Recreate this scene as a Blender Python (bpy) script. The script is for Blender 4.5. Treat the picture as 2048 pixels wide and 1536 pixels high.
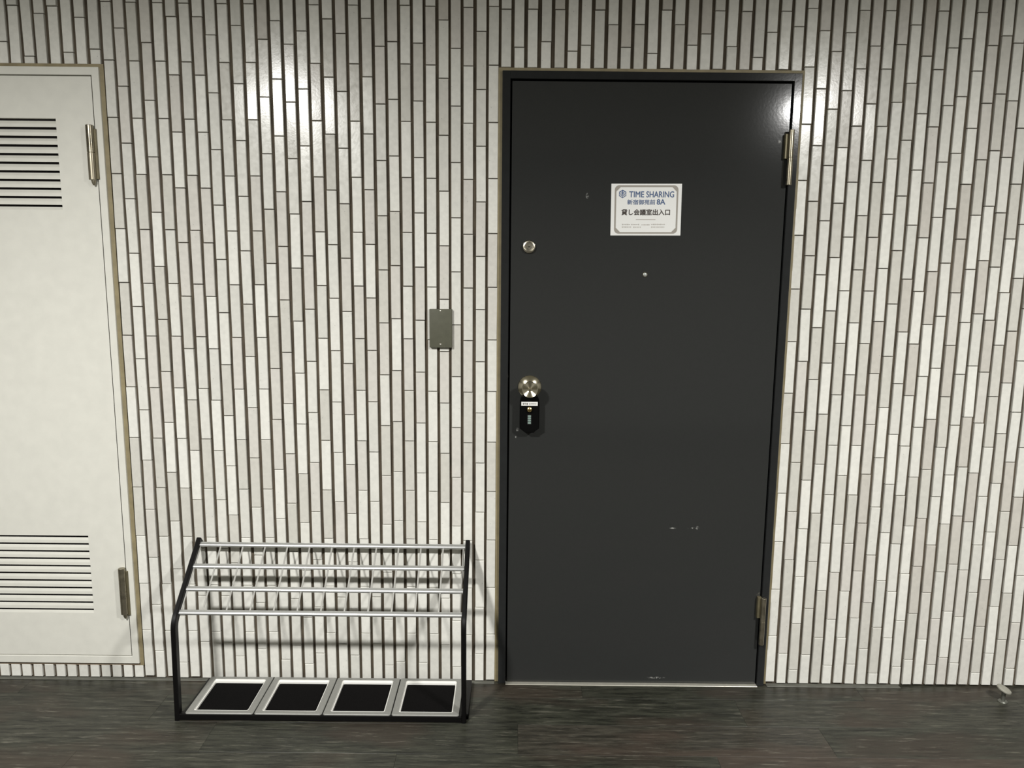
import bpy, bmesh, math, random
from mathutils import Vector, Matrix

for o in list(bpy.data.objects):
    bpy.data.objects.remove(o, do_unlink=True)
S = bpy.context.scene
COL = S.collection
RND = random.Random(11)

# ------------------------------------------------------------------ camera
CAM = Vector((0.0, -2.4904, 1.4378))
R_ = Vector((0.999952, 0.000919, 0.009729))
U_ = Vector((-0.009755, 0.153236, 0.988142))
F_ = Vector((0.000583, 0.988189, -0.153237))
cam = bpy.data.cameras.new('camera')
cam.sensor_width = 36.0
cam.lens = 36.0 * 1538.0 / 2048.0
cam.clip_start = 0.05
camo = bpy.data.objects.new('camera', cam)
COL.objects.link(camo)
camo.matrix_world = Matrix(((R_.x, U_.x, -F_.x, CAM.x), (R_.y, U_.y, -F_.y, CAM.y),
                            (R_.z, U_.z, -F_.z, CAM.z), (0, 0, 0, 1)))
S.camera = camo

# ------------------------------------------------------------------ world, light, exposure
CEIL = 2.375
ROOM_L, ROOM_R, ROOM_F = -3.0, 3.45, -4.3
LIGHTS = [(-1.28, -2.2), (1.73, -2.2)]
LIGHT_W = 117.0
w = bpy.data.worlds.new('world')
S.world = w
w.use_nodes = True
w.node_tree.nodes['Background'].inputs[0].default_value = (0.9, 0.95, 0.85, 1)
w.node_tree.nodes['Background'].inputs[1].default_value = 0.02
for (lx, ly) in LIGHTS:
    l = bpy.data.lights.new('downlight_lamp', 'AREA')
    l.shape = 'DISK'
    l.size = 0.22
    l.energy = LIGHT_W
    l.color = (1.0, 0.989, 0.966)
    lo = bpy.data.objects.new('downlight_lamp', l)
    COL.objects.link(lo)
    lo.location = (lx, ly, CEIL - 0.022)
S.view_settings.view_transform = 'Standard'
S.view_settings.look = 'None'
S.view_settings.gamma = 1.0
S.view_settings.use_curve_mapping = False
S.view_settings.exposure = 0.0


# ------------------------------------------------------------------ materials
def lin(r, g, b):
    f = lambda c: (c / 255 / 12.92) if c / 255 <= 0.04045 else ((c / 255 + 0.055) / 1.055) ** 2.4
    return (f(r), f(g), f(b), 1.0)


def N(nt, kind, **kw):
    n = nt.nodes.new(kind)
    for k, v in kw.items():
        setattr(n, k, v)
    return n


def mat(name, rgb, rough=0.5, metal=0.0, noise=0.0, nscale=60.0, bump=0.0, bscale=200.0, spec=0.5,
        stretch=(1, 1, 1), rough_var=0.0, emit=0.0):
    m = bpy.data.materials.new(name)
    m.use_nodes = True
    nt = m.node_tree
    b = nt.nodes['Principled BSDF']
    c = lin(*rgb)
    b.inputs['Base Color'].default_value = c
    b.inputs['Roughness'].default_value = rough
    b.inputs['Metallic'].default_value = metal
    b.inputs['Specular IOR Level'].default_value = spec
    if emit:
        b.inputs['Emission Color'].default_value = c
        b.inputs['Emission Strength'].default_value = emit
    if noise or bump or rough_var:
        tc = N(nt, 'ShaderNodeTexCoord')
        mp = N(nt, 'ShaderNodeMapping')
        mp.inputs['Scale'].default_value = stretch
        oi = N(nt, 'ShaderNodeObjectInfo')
        nt.links.new(tc.outputs['Object'], mp.inputs['Vector'])
        vm = N(nt, 'ShaderNodeVectorMath', operation='ADD')
        mul = N(nt, 'ShaderNodeMath', operation='MULTIPLY')
        mul.inputs[1].default_value = 37.0
        nt.links.new(oi.outputs['Random'], mul.inputs[0])
        nt.links.new(mp.outputs[0], vm.inputs[0])
        nt.links.new(mul.outputs[0], vm.inputs[1])
    if noise or rough_var:
        t = N(nt, 'ShaderNodeTexNoise')
        t.inputs['Scale'].default_value = nscale
        t.inputs['Detail'].default_value = 5.0
        nt.links.new(vm.outputs[0], t.inputs['Vector'])
        if noise:
            cr = N(nt, 'ShaderNodeMapRange')
            cr.inputs[1].default_value = 0.3
            cr.inputs[2].default_value = 0.7
            cr.inputs[3].default_value = 1.0 - noise
            cr.inputs[4].default_value = 1.0 + noise
            nt.links.new(t.outputs['Fac'], cr.inputs[0])
            mx = N(nt, 'ShaderNodeVectorMath', operation='SCALE')
            mx.inputs[0].default_value = c[:3]
            nt.links.new(cr.outputs[0], mx.inputs['Scale'])
            nt.links.new(mx.outputs[0], b.inputs['Base Color'])
        if rough_var:
            rr = N(nt, 'ShaderNodeMapRange')
            rr.inputs[1].default_value = 0.3
            rr.inputs[2].default_value = 0.7
            rr.inputs[3].default_value = max(0.02, rough - rough_var)
            rr.inputs[4].default_value = rough + rough_var
            nt.links.new(t.outputs['Fac'], rr.inputs[0])
            nt.links.new(rr.outputs[0], b.inputs['Roughness'])
    if bump:
        t2 = N(nt, 'ShaderNodeTexNoise')
        t2.inputs['Scale'].default_value = bscale
        t2.inputs['Detail'].default_value = 3.0
        nt.links.new(vm.outputs[0], t2.inputs['Vector'])
        bp = N(nt, 'ShaderNodeBump')
        bp.inputs['Strength'].default_value = bump
        bp.inputs['Distance'].default_value = 0.001
        nt.links.new(t2.outputs['Fac'], bp.inputs['Height'])
        nt.links.new(bp.outputs[0], b.inputs['Normal'])
    return m


def tile_mat(name, rgb):
    """glazed ceramic: fine mottling and sparse dark specks"""
    m = mat(name, rgb, rough=0.19, noise=0.05, nscale=70, bump=0.10, bscale=150, rough_var=0.05, spec=0.32)
    nt = m.node_tree
    b = nt.nodes['Principled BSDF']
    src = b.inputs['Base Color'].links[0].from_socket
    vmn = [n for n in nt.nodes if n.type == 'VECT_MATH' and n.operation == 'ADD'][0]
    v = N(nt, 'ShaderNodeTexVoronoi')
    v.inputs['Scale'].default_value = 42.0
    nt.links.new(vmn.outputs[0], v.inputs['Vector'])
    lt = N(nt, 'ShaderNodeMapRange')
    lt.inputs[1].default_value = 0.035
    lt.inputs[2].default_value = 0.075
    lt.inputs[3].default_value = 0.72
    lt.inputs[4].default_value = 1.0
    nt.links.new(v.outputs['Distance'], lt.inputs[0])
    sc = N(nt, 'ShaderNodeVectorMath', operation='SCALE')
    nt.links.new(src, sc.inputs[0])
    nt.links.new(lt.outputs[0], sc.inputs['Scale'])
    nt.links.new(sc.outputs[0], b.inputs['Base Color'])
    return m


TINTS = [tile_mat('tile_ivory', (224, 223, 215)), tile_mat('tile_white', (231, 230, 222)),
         tile_mat('tile_pale_grey', (217, 216, 208)), tile_mat('tile_rose_grey', (214, 211, 203)),
         tile_mat('tile_stone_grey', (209, 207, 198)), tile_mat('tile_taupe', (203, 199, 190))]
TW = [0.30, 0.20, 0.20, 0.13, 0.11, 0.06]

M = {
    'mortar': mat('brown_mortar', (86, 77, 64), 0.95, noise=0.32, nscale=13, bump=0.6, bscale=300),
    'white_paint': mat('white_satin_paint', (222, 221, 211), 0.38, noise=0.03, nscale=25, bump=0.10, bscale=260),
    'dark': mat('dark_void', (20, 16, 16), 0.9),
    'sealant': mat('khaki_sealant', (138, 127, 97), 0.6, noise=0.15, nscale=30),
    'brown_sealant': mat('brown_sealant', (128, 112, 92), 0.7, noise=0.15, nscale=30),
    'black_frame': mat('black_gloss_paint', (40, 41, 41), 0.14, spec=0.22, noise=0.06, nscale=40, bump=0.05, bscale=140),
    'bronze': mat('aged_bronze', (150, 143, 125), 0.33, metal=0.9, noise=0.15, nscale=35, rough_var=0.1),
    'dull_bronze': mat('dull_bronze', (112, 105, 82), 0.5, metal=0.5, noise=0.15, nscale=35),
    'steel': mat('brushed_steel', (190, 184, 168), 0.28, metal=1.0, rough_var=0.06, nscale=80),
    'brass': mat('nickel_brass', (222, 214, 190), 0.17, metal=1.0),
    'gold': mat('gold_button', (196, 172, 118), 0.22, metal=1.0),
    'black_plastic': mat('black_plastic', (5, 5, 5), 0.5, spec=0.1, noise=0.1, nscale=80),
    'black_metal': mat('black_coated_metal', (9, 8, 8), 0.4, spec=0.25, noise=0.1, nscale=60, bump=0.1),
    'alu': mat('satin_aluminium', (216, 217, 215), 0.28, metal=0.8, noise=0.03, nscale=90),
    'rod': mat('grey_rod', (190, 189, 183), 0.4, metal=0.4),
    'tray': mat('pale_grey_tray', (140, 140, 135), 0.45, metal=0.2, noise=0.05, nscale=150),
    'tray_lip_lit': mat('lit_tray_lip', (245, 244, 238), 0.2, metal=0.15),  # light caught by the lip walls, put into a brighter base colour
    'mat': mat('black_mat', (8, 7, 7), 0.9, spec=0.1, noise=0.3, nscale=220, bump=0.4, bscale=500),
    'olive': mat('olive_grey_paint', (90, 90, 76), 0.55, spec=0.3, noise=0.07, nscale=50, bump=0.15),
    'screw': mat('screw_head', (235, 230, 215), 0.25, metal=0.9),
    'paper': mat('white_paper', (240, 240, 236), 0.5),
    'sign_grey': mat('printed_grey', (160, 154, 144), 0.55),
    'sign_blue': mat('printed_blue', (74, 97, 136), 0.55),
    'sign_blue_light': mat('printed_light_blue', (126, 150, 182), 0.55),
    'sign_dark': mat('printed_dark', (62, 54, 48), 0.55),
    'sign_pale': mat('printed_pale_grey', (176, 170, 162), 0.55),
    'dial': mat('dial_grey_green', (132, 152, 144), 0.4),
    'plaster': mat('grey_plaster', (118, 117, 112), 0.9, noise=0.02, nscale=8),
    'ceil': mat('ceiling_board', (204, 203, 194), 0.95, noise=0.03, nscale=20),
    'lens': mat('lamp_lens', (255, 250, 236), 0.4, emit=3.0),
    'rubber': mat('grey_rubber', (150, 148, 136), 0.6, noise=0.06),
    'zinc': mat('dull_zinc', (120, 121, 113), 0.4, metal=0.7, noise=0.1, nscale=60),
    'threshold': mat('threshold_metal', (215, 212, 198), 0.3, metal=0.6, noise=0.05, nscale=60),
    'floor_edge': mat('grey_floor_sealant', (98, 98, 90), 0.5, noise=0.25, nscale=14, stretch=(1, 4, 4)),
    'glass': mat('dark_lens', (175, 178, 176), 0.08, metal=0.3),
}


def door_black():
    """charcoal paint with a few pale scuffs on the lower half"""
    m = mat('charcoal_door_paint', (48, 49, 48), 0.10, noise=0.03, nscale=200, bump=0.045, bscale=110, spec=0.35)
    nt = m.node_tree
    b = nt.nodes['Principled BSDF']
    src = b.inputs['Base Color'].links[0].from_socket
    geo = N(nt, 'ShaderNodeNewGeometry')
    nz = N(nt, 'ShaderNodeTexNoise')
    nz.inputs['Scale'].default_value = 160.0
    nz.inputs['Detail'].default_value = 4.0
    nt.links.new(geo.outputs['Position'], nz.inputs['Vector'])
    total = None
    # centre x, z, half width, half height (metres on the door)
    for (x, z, hx, hz) in ((0.617, 0.5665, 0.021, 0.0035), (0.630, 0.568, 0.006, 0.007), (0.548, 0.566, 0.012, 0.004),
                           (0.512, 0.024, 0.034, 0.004), (0.020, 0.900, 0.006, 0.008), (0.016, 0.875, 0.003, 0.006),
                           (0.233, 1.655, 0.006, 0.010), (0.828, 1.825, 0.010, 0.006), (0.8065, 1.905, 0.0030, 0.020)):
        d = N(nt, 'ShaderNodeVectorMath', operation='SUBTRACT')
        d.inputs[1].default_value = (x, 0, z)
        nt.links.new(geo.outputs['Position'], d.inputs[0])
        s = N(nt, 'ShaderNodeVectorMath', operation='MULTIPLY')
        s.inputs[1].default_value = (1 / hx, 0, 1 / hz)
        nt.links.new(d.outputs[0], s.inputs[0])
        ln = N(nt, 'ShaderNodeVectorMath', operation='LENGTH')
        nt.links.new(s.outputs[0], ln.inputs[0])
        mr = N(nt, 'ShaderNodeMapRange')
        mr.inputs[1].default_value = 1.0
        mr.inputs[2].default_value = 0.3
        nt.links.new(ln.outputs['Value'], mr.inputs[0])
        if total is None:
            total = mr.outputs[0]
        else:
            a = N(nt, 'ShaderNodeMath', operation='MAXIMUM')
            nt.links.new(total, a.inputs[0])
            nt.links.new(mr.outputs[0], a.inputs[1])
            total = a.outputs[0]
    th = N(nt, 'ShaderNodeMapRange')
    th.inputs[1].default_value = 0.47
    th.inputs[2].default_value = 0.58
    nt.links.new(nz.outputs['Fac'], th.inputs[0])
    mu = N(nt, 'ShaderNodeMath', operation='MULTIPLY')
    nt.links.new(total, mu.inputs[0])
    nt.links.new(th.outputs[0], mu.inputs[1])
    mix = N(nt, 'ShaderNodeMix', data_type='RGBA')
    nt.links.new(mu.outputs[0], mix.inputs['Factor'])
    nt.links.new(src, mix.inputs[6])
    mix.inputs[7].default_value = lin(150, 150, 146)
    nt.links.new(mix.outputs[2], b.inputs['Base Color'])
    return m


M['door_black'] = door_black()


def floor_mat(name, dark, light, brown, k):
    m = bpy.data.materials.new(name)
    m.use_nodes = True
    nt = m.node_tree
    b = nt.nodes['Principled BSDF']
    geo = N(nt, 'ShaderNodeNewGeometry')
    def noise(scale, vec, detail=6, rough=0.6):
        mp = N(nt, 'ShaderNodeMapping')
        mp.inputs['Scale'].default_value = vec
        mp.inputs['Location'].default_value = (k * 3.7, k * 1.9, 0)
        nt.links.new(geo.outputs['Position'], mp.inputs['Vector'])
        t = N(nt, 'ShaderNodeTexNoise')
        t.inputs['Scale'].default_value = scale
        t.inputs['Detail'].default_value = detail
        t.inputs['Roughness'].default_value = rough
        nt.links.new(mp.outputs[0], t.inputs['Vector'])
        return t.outputs['Fac']
    def rng(s, a, c, lo=0.0, hi=1.0):
        mr = N(nt, 'ShaderNodeMapRange')
        mr.inputs[1].default_value = a
        mr.inputs[2].default_value = c
        mr.inputs[3].default_value = lo
        mr.inputs[4].default_value = hi
        nt.links.new(s, mr.inputs[0])
        return mr.outputs[0]
    def mix(f, a, c):
        mx = N(nt, 'ShaderNodeMix', data_type='RGBA')
        nt.links.new(f, mx.inputs['Factor'])
        for s, v in ((6, a), (7, c)):
            if isinstance(v, tuple):
                mx.inputs[s].default_value = v
            else:
                nt.links.new(v, mx.inputs[s])
        return mx.outputs[2]
    grain = noise(1.0, (7, 75, 1), 9, 0.78)
    patch = noise(1.0, (2.2, 5.5, 1), 3, 0.5)
    streak = noise(1.0, (9, 95, 1), 5, 0.65)
    c = mix(rng(grain, 0.37, 0.63), lin(*dark), lin(*light))
    c = mix(rng(patch, 0.50, 0.62, 0.0, 0.6), c, lin(*brown))
    c = mix(rng(streak, 0.58, 0.72, 0.0, 0.38), c, lin(150, 146, 132))
    c = mix(rng(streak, 0.44, 0.32, 0.0, 0.65), c, lin(30, 30, 24))
    nt.links.new(c, b.inputs['Base Color'])
    nt.links.new(rng(patch, 0.3, 0.7, 0.36, 0.48), b.inputs['Roughness'])
    b.inputs['Specular IOR Level'].default_value = 0.35
    bp = N(nt, 'ShaderNodeBump')
    bp.inputs['Strength'].default_value = 0.25
    bp.inputs['Distance'].default_value = 0.001
    nt.links.new(grain, bp.inputs['Height'])
    nt.links.new(bp.outputs[0], b.inputs['Normal'])
    return m


FLOORS = [floor_mat('plank_vinyl_a', (22, 22, 18), (70, 70, 60), (62, 53, 45), 0.0),
          floor_mat('plank_vinyl_b', (26, 25, 21), (73, 70, 61), (67, 56, 48), 2.0),
          floor_mat('plank_vinyl_c', (19, 20, 16), (65, 66, 56), (56, 48, 41), 5.0)]


# ------------------------------------------------------------------ mesh helpers
def box(bm, x0, x1, y0, y1, z0, z1, bev=0.0, seg=1):
    r = bmesh.ops.create_cube(bm, size=1.0)
    vs = r['verts']
    for v in vs:
        v.co = Vector(((x0 + x1) / 2 + v.co.x * (x1 - x0), (y0 + y1) / 2 + v.co.y * (y1 - y0),
                       (z0 + z1) / 2 + v.co.z * (z1 - z0)))
    if bev:
        es = list({e for v in vs for e in v.link_edges})
        bmesh.ops.bevel(bm, geom=es, offset=bev, segments=seg, affect='EDGES', profile=0.5)
    return bm


def lathe(bm, prof, c, axis='Y', n=32, sign=1):
    """prof: (radius, distance along axis) pairs; spins them round an axis through c"""
    rings = []
    for (r, d) in prof:
        ring = []
        for i in range(n):
            a = 2 * math.pi * i / n
            u, v = r * math.cos(a), r * math.sin(a)
            if axis == 'Y':
                p = Vector((c[0] + u, c[1] + sign * d, c[2] + v))
            elif axis == 'Z':
                p = Vector((c[0] + u, c[1] + v, c[2] + sign * d))
            else:
                p = Vector((c[0] + sign * d, c[1] + u, c[2] + v))
            ring.append(bm.verts.new(p))
        rings.append(ring)
    for a, b in zip(rings, rings[1:]):
        for i in range(n):
            bm.faces.new((a[i], a[(i + 1) % n], b[(i + 1) % n], b[i]))
    for r in (rings[0], rings[-1]):
        try:
            bm.faces.new(r)
        except ValueError:
            pass
    bmesh.ops.recalc_face_normals(bm, faces=bm.faces[:])
    return bm


def prism(bm, pts, y0, y1):
    """outline in x,z pushed along y"""
    a = [bm.verts.new((x, y0, z)) for x, z in pts]
    b = [bm.verts.new((x, y1, z)) for x, z in pts]
    n = len(pts)
    bm.faces.new(a)
    bm.faces.new(b[::-1])
    for i in range(n):
        bm.faces.new((a[i], b[i], b[(i + 1) % n], a[(i + 1) % n]))
    bmesh.ops.recalc_face_normals(bm, faces=bm.faces[:])
    return bm


def ring(bm, outer, inner, y0, y1):
    """flat frame between two outlines of equal length in x,z"""
    n = len(outer)
    V = [[bm.verts.new((x, y, z)) for x, z in pts] for y in (y0, y1) for pts in (outer, inner)]
    oa, ia, ob, ib = V
    for i in range(n):
        j = (i + 1) % n
        bm.faces.new((oa[i], oa[j], ia[j], ia[i]))
        bm.faces.new((ob[i], ib[i], ib[j], ob[j]))
        bm.faces.new((oa[i], ob[i], ob[j], oa[j]))
        bm.faces.new((ia[i], ia[j], ib[j], ib[i]))
    bmesh.ops.recalc_face_normals(bm, faces=bm.faces[:])
    return bm


def obj(name, bm, m, parent=None, smooth=False, origin=None):
    root = parent
    while root is not None and root.parent is not None:
        root = root.parent
    off = root.location.copy() if root is not None else (Vector(origin) if origin else Vector((0, 0, 0)))
    for v in bm.verts:
        v.co -= off
    me = bpy.data.meshes.new(name)
    bm.to_mesh(me)
    bm.free()
    me.materials.append(m if not isinstance(m, str) else M[m])
    if smooth:
        for p in me.polygons:
            p.use_smooth = True
        try:
            me.set_sharp_from_angle(angle=math.radians(35))
        except Exception:
            pass
    o = bpy.data.objects.new(name, me)
    COL.objects.link(o)
    if parent is not None:
        o.parent = parent
    elif origin:
        o.location = origin
    return o


def B(*a, **k):
    return box(bmesh.new(), *a, **k)


def thing(name, label, cat, loc=(0, 0, 0), kind=None, group=None):
    o = bpy.data.objects.new(name, None)
    o.empty_display_size = 0.05
    COL.objects.link(o)
    o.location = loc
    return tag(o, label, cat, kind, group)


def tag(o, label, cat, kind=None, group=None):
    o['label'] = label
    o['category'] = cat
    if kind:
        o['kind'] = kind
    if group:
        o['group'] = group
    return o


# ------------------------------------------------------------------ room shell
# door openings in the tiled wall: x0, x1, z0, z1
D1 = (-2.082, -1.280, 0.060, 2.0260)     # white cupboard door (outside of its frame)
D2 = (-0.0370, 0.8855, 0.000, 2.0276)    # charcoal door
SEAL = 0.0105
MORTAR_Y = 0.009

bm = bmesh.new()
xs = [ROOM_L - 0.1, D1[0] - SEAL, D1[1] + SEAL, D2[0] - SEAL, D2[1] + SEAL, ROOM_R + 0.1]
box(bm, xs[0], xs[1], MORTAR_Y, 0.16, 0, CEIL)
box(bm, xs[2], xs[3], MORTAR_Y, 0.16, 0, CEIL)
box(bm, xs[4], xs[5], MORTAR_Y, 0.16, 0, CEIL)
box(bm, xs[1], xs[2], MORTAR_Y, 0.16, D1[3] + SEAL, CEIL)
box(bm, xs[1], xs[2], MORTAR_Y, 0.16, 0, D1[2] - SEAL)
box(bm, xs[3], xs[4], MORTAR_Y, 0.16, D2[3] + SEAL, CEIL)
wall = obj('wall_back', bm, 'mortar')
tag(wall, 'wall of upright off-white ceramic tiles with dark recessed joints', 'wall', 'structure')

floor = obj('floor', B(ROOM_L - 0.1, ROOM_R + 0.1, ROOM_F - 0.1, 0.16, -0.08, -0.003), 'dark')
tag(floor, 'dark grey-brown wood-look plank floor', 'floor', 'structure')
ceiling = obj('ceiling', B(ROOM_L - 0.1, ROOM_R + 0.1, ROOM_F - 0.1, 0.16, CEIL, CEIL + 0.08), 'ceil')
tag(ceiling, 'plain pale ceiling above the tiled corridor', 'ceiling', 'structure')
o = obj('wall_front', B(ROOM_L - 0.1, ROOM_R + 0.1, ROOM_F - 0.1, ROOM_F, 0, CEIL), 'plaster')
tag(o, 'plain grey plaster wall facing the tiled wall', 'wall', 'structure')
o = obj('wall_left', B(ROOM_L - 0.1, ROOM_L, ROOM_F, 0.009, 0, CEIL), 'plaster')
tag(o, 'plain grey plaster end wall on the cupboard door side', 'wall', 'structure')
o = obj('wall_right', B(ROOM_R, ROOM_R + 0.1, ROOM_F, 0.009, 0, CEIL), 'plaster')
tag(o, 'plain grey plaster end wall past the charcoal door', 'wall', 'structure')

# floor planks, each its own piece
PLANK_W, PLANK_L = 0.152, 0.95
plank_mesh = {}
seam_ys = [-0.098 - PLANK_W * i for i in range(-1, 30)]


def plank(x0, x1, y0, y1, mi):
    key = (round(x1 - x0, 4), round(y1 - y0, 4), mi)
    if key not in plank_mesh:
        b2 = B(-(x1 - x0) / 2, (x1 - x0) / 2, -(y1 - y0) / 2, (y1 - y0) / 2, -0.003, 0.0, bev=0.0003)
        me = bpy.data.meshes.new('plank')
        b2.to_mesh(me)
        b2.free()
        me.materials.append(FLOORS[mi])
        plank_mesh[key] = me
    p = bpy.data.objects.new('plank', plank_mesh[key])
    p.location = ((x0 + x1) / 2, (y0 + y1) / 2, 0)
    p.parent = floor
    COL.objects.link(p)


for i in range(len(seam_ys) - 1):
    y1, y0 = min(seam_ys[i], 0.009), max(seam_ys[i + 1], ROOM_F)
    if y0 >= y1:
        continue
    offs = {0: 1.20, 1: 1.708, 2: 0.03, 3: 0.62}.get(i, RND.uniform(0, PLANK_L))
    x = offs - PLANK_L * math.ceil((offs - ROOM_L) / PLANK_L)
    while x < ROOM_R:
        a, c = max(x, ROOM_L), min(x + PLANK_L, ROOM_R)
        if c - a > 0.01:
            plank(a + 0.0002, c - 0.0002, y0 + 0.0002, y1 - 0.0002, RND.choice((0, 0, 1, 2)))
        x += PLANK_L

# worn grey sealant where the floor meets the tiles
for (a, c, wd) in ((ROOM_L, -0.05, 0.013), (0.896, 1.36, 0.017)):
    obj('edge_sealant', B(a, c, -wd, 0.006, 0.0, 0.0018, bev=0.0008), 'floor_edge', floor)

# ------------------------------------------------------------------ wall tiles
L = 0.1699
GAP = 0.0026
TILE_W = 0.0296
TILE_D = 0.012
G0 = -7
GROOVES = [-1554.9, -1514.9, -1474.9, -1433.8, -1393.1, -1351.3, -1311.3, -1269.4, -1230.6, -1192.6, -1151.5, -1111.5,
           -1071.6, -1031.6, -991.7, -951.7, -914.4, -874.4, -833.4, -793.4, -754.3, -713.7, -673.5, -634.4, -594.4,
           -554.1, -514.3, -475.0, -435.5, -395.5, -356.2, -317.4, -278.2, -239.6, -198.9, -163.3, -122.3, -82.6, -46.1,
           -6.2, 33.7, 75.5, 117.3, 157.2, 198.3, 239.0, 280.0, 320.7, 360.6, 402.4, 443.5, 484.1, 524.8, 565.8, 605.7,
           645.6, 687.4, 729.2, 767.2, 809.0, 848.9, 889.2, 929.5, 969.0, 1009.2, 1048.8, 1087.9, 1127.3, 1167.4, 1207.3,
           1247.5, 1288.0, 1327.1, 1366.6, 1407.2, 1447.4, 1487.1, 1526.6, 1564.9, 1603.7, 1644.2, 1684.6, 1722.5, 1763.0]
PHASE = [61, 166, 19, 143, 165, 31, 133, 41, 10, 103, 8, 62, 8, 138, 7, 138, 86, 6, 114, 7, 75, 129, 61, 100, 6, 136, 94,
         6, 138, 58, 72, 7, 68, 5, 136, 54, 3, 104, 6, 169, 59, 169, 76, 169, 49, 67, 169, 127, 62, 128, 45, 1, 129, 70,
         103, 170, 67, 169, 36, 110, 1, 127, 10, 116, 56, 111, 6, 73, 6, 78, 135, 45, 6, 70, 97, 3, 78, 106, 86, 5, 51,
         124, 4, 67, 5]
cols = {}
for i in range(len(GROOVES) - 1):
    c = G0 + i + 1
    cols[c] = ((GROOVES[i] + GROOVES[i + 1]) / 2000.0, PHASE[c - G0] / 1000.0)
x = GROOVES[-1] / 1000.0
c = 77
while x + 0.0398 < ROOM_R:
    cols[c] = (x + 0.0199, PHASE[c - G0] / 1000.0 if c - G0 < len(PHASE) else (RND.choice((0.005, 0.07, 0.12, 0.1))))
    x += 0.0398
    c += 1
x = GROOVES[0] / 1000.0
cols[-7] = (x - 0.0201, PHASE[0] / 1000.0)
x -= 0.0402
c = -8
while x - 0.0398 > ROOM_L:
    cols[c] = (x - 0.0199, RND.choice((0.005, 0.07, 0.12, 0.1)))
    x -= 0.0398
    c -= 1
TILE_TOP = CEIL - 0.002
TILE_BOT = 0.0052
pieces = []                                        # (x, z0, z1)


def column(x, ph, zlo, zhi):
    n = math.floor((zlo - ph) / L)
    z = ph + n * L
    while z < zhi:
        a = max(z + GAP / 2, zlo)
        b_ = min(z + L - GAP / 2, zhi)
        if b_ - a > 0.006:
            pieces.append((x, a, b_))
        z += L


for c, (x, ph) in sorted(cols.items()):
    if D1[0] - 0.02 < x < D1[1] + 0.01:
        column(x, ph, D1[3] + SEAL, TILE_TOP)
    elif D2[0] - 0.01 < x < D2[1] + 0.005:
        column(x, ph, D2[3] + SEAL - 0.001, TILE_TOP)
    else:
        column(x, ph, TILE_BOT, TILE_TOP)
# single row of short cut tiles under the cupboard door
BL = [-1.7346, -1.6978, -1.6583, -1.6181, -1.5786, -1.54, -1.5005, -1.4602, -1.4202, -1.3835, -1.344, -1.3046, -1.2692]
while BL[0] > D1[0] - 0.01:
    BL.insert(0, BL[0] - 0.0394)
for a, b_ in zip(BL, BL[1:]):
    pieces.append(((a + b_) / 2, TILE_BOT, D1[2] - SEAL + 0.001))


def project(p):
    d = Vector(p) - CAM
    z = d.dot(F_)
    return 1024 + 1538 * d.dot(R_) / z, 768 - 1538 * d.dot(U_) / z


def shown(pc):
    """area in the photograph's pixels, clipped to the frame, less what the stand and the box hide"""
    x, z0, z1 = pc
    ax, ay = project((x - TILE_W / 2, 0, (z0 + z1) / 2))
    bx, by = project((x + TILE_W / 2, 0, (z0 + z1) / 2))
    _, ty = project((x, 0, z1))
    _, uy = project((x, 0, z0))
    wd = max(0, min(bx, 2048) - max(ax, 0))
    ht = max(0, min(uy, 1536) - max(ty, 0))
    a = wd * ht
    if 340 < (ax + bx) / 2 < 940 and uy > 1078:
        a *= 0.7
    if 858 < bx and ax < 906 and uy > 617 and ty < 695:
        a *= 0.5
    return a


order = sorted(range(len(pieces)), key=lambda i: -shown(pieces[i]))
single = set(order[:300])


def tile_geo(h):
    """box with chamfered front edges, centred, front at y=0"""
    hw, hh, ch = TILE_W / 2, h / 2, 0.0011
    f = [(-hw + ch, 0, -hh + ch), (hw - ch, 0, -hh + ch), (hw - ch, 0, hh - ch), (-hw + ch, 0, hh - ch)]
    s = [(-hw, ch, -hh), (hw, ch, -hh), (hw, ch, hh), (-hw, ch, hh)]
    k = [(x, TILE_D, z) for x, _, z in s]
    v = f + s + k
    faces = [(0, 1, 2, 3)]
    for i in range(4):
        j = (i + 1) % 4
        faces.append((4 + i, 4 + j, j, i))
        faces.append((8 + i, 8 + j, 4 + j, 4 + i))
    return v, faces


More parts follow.
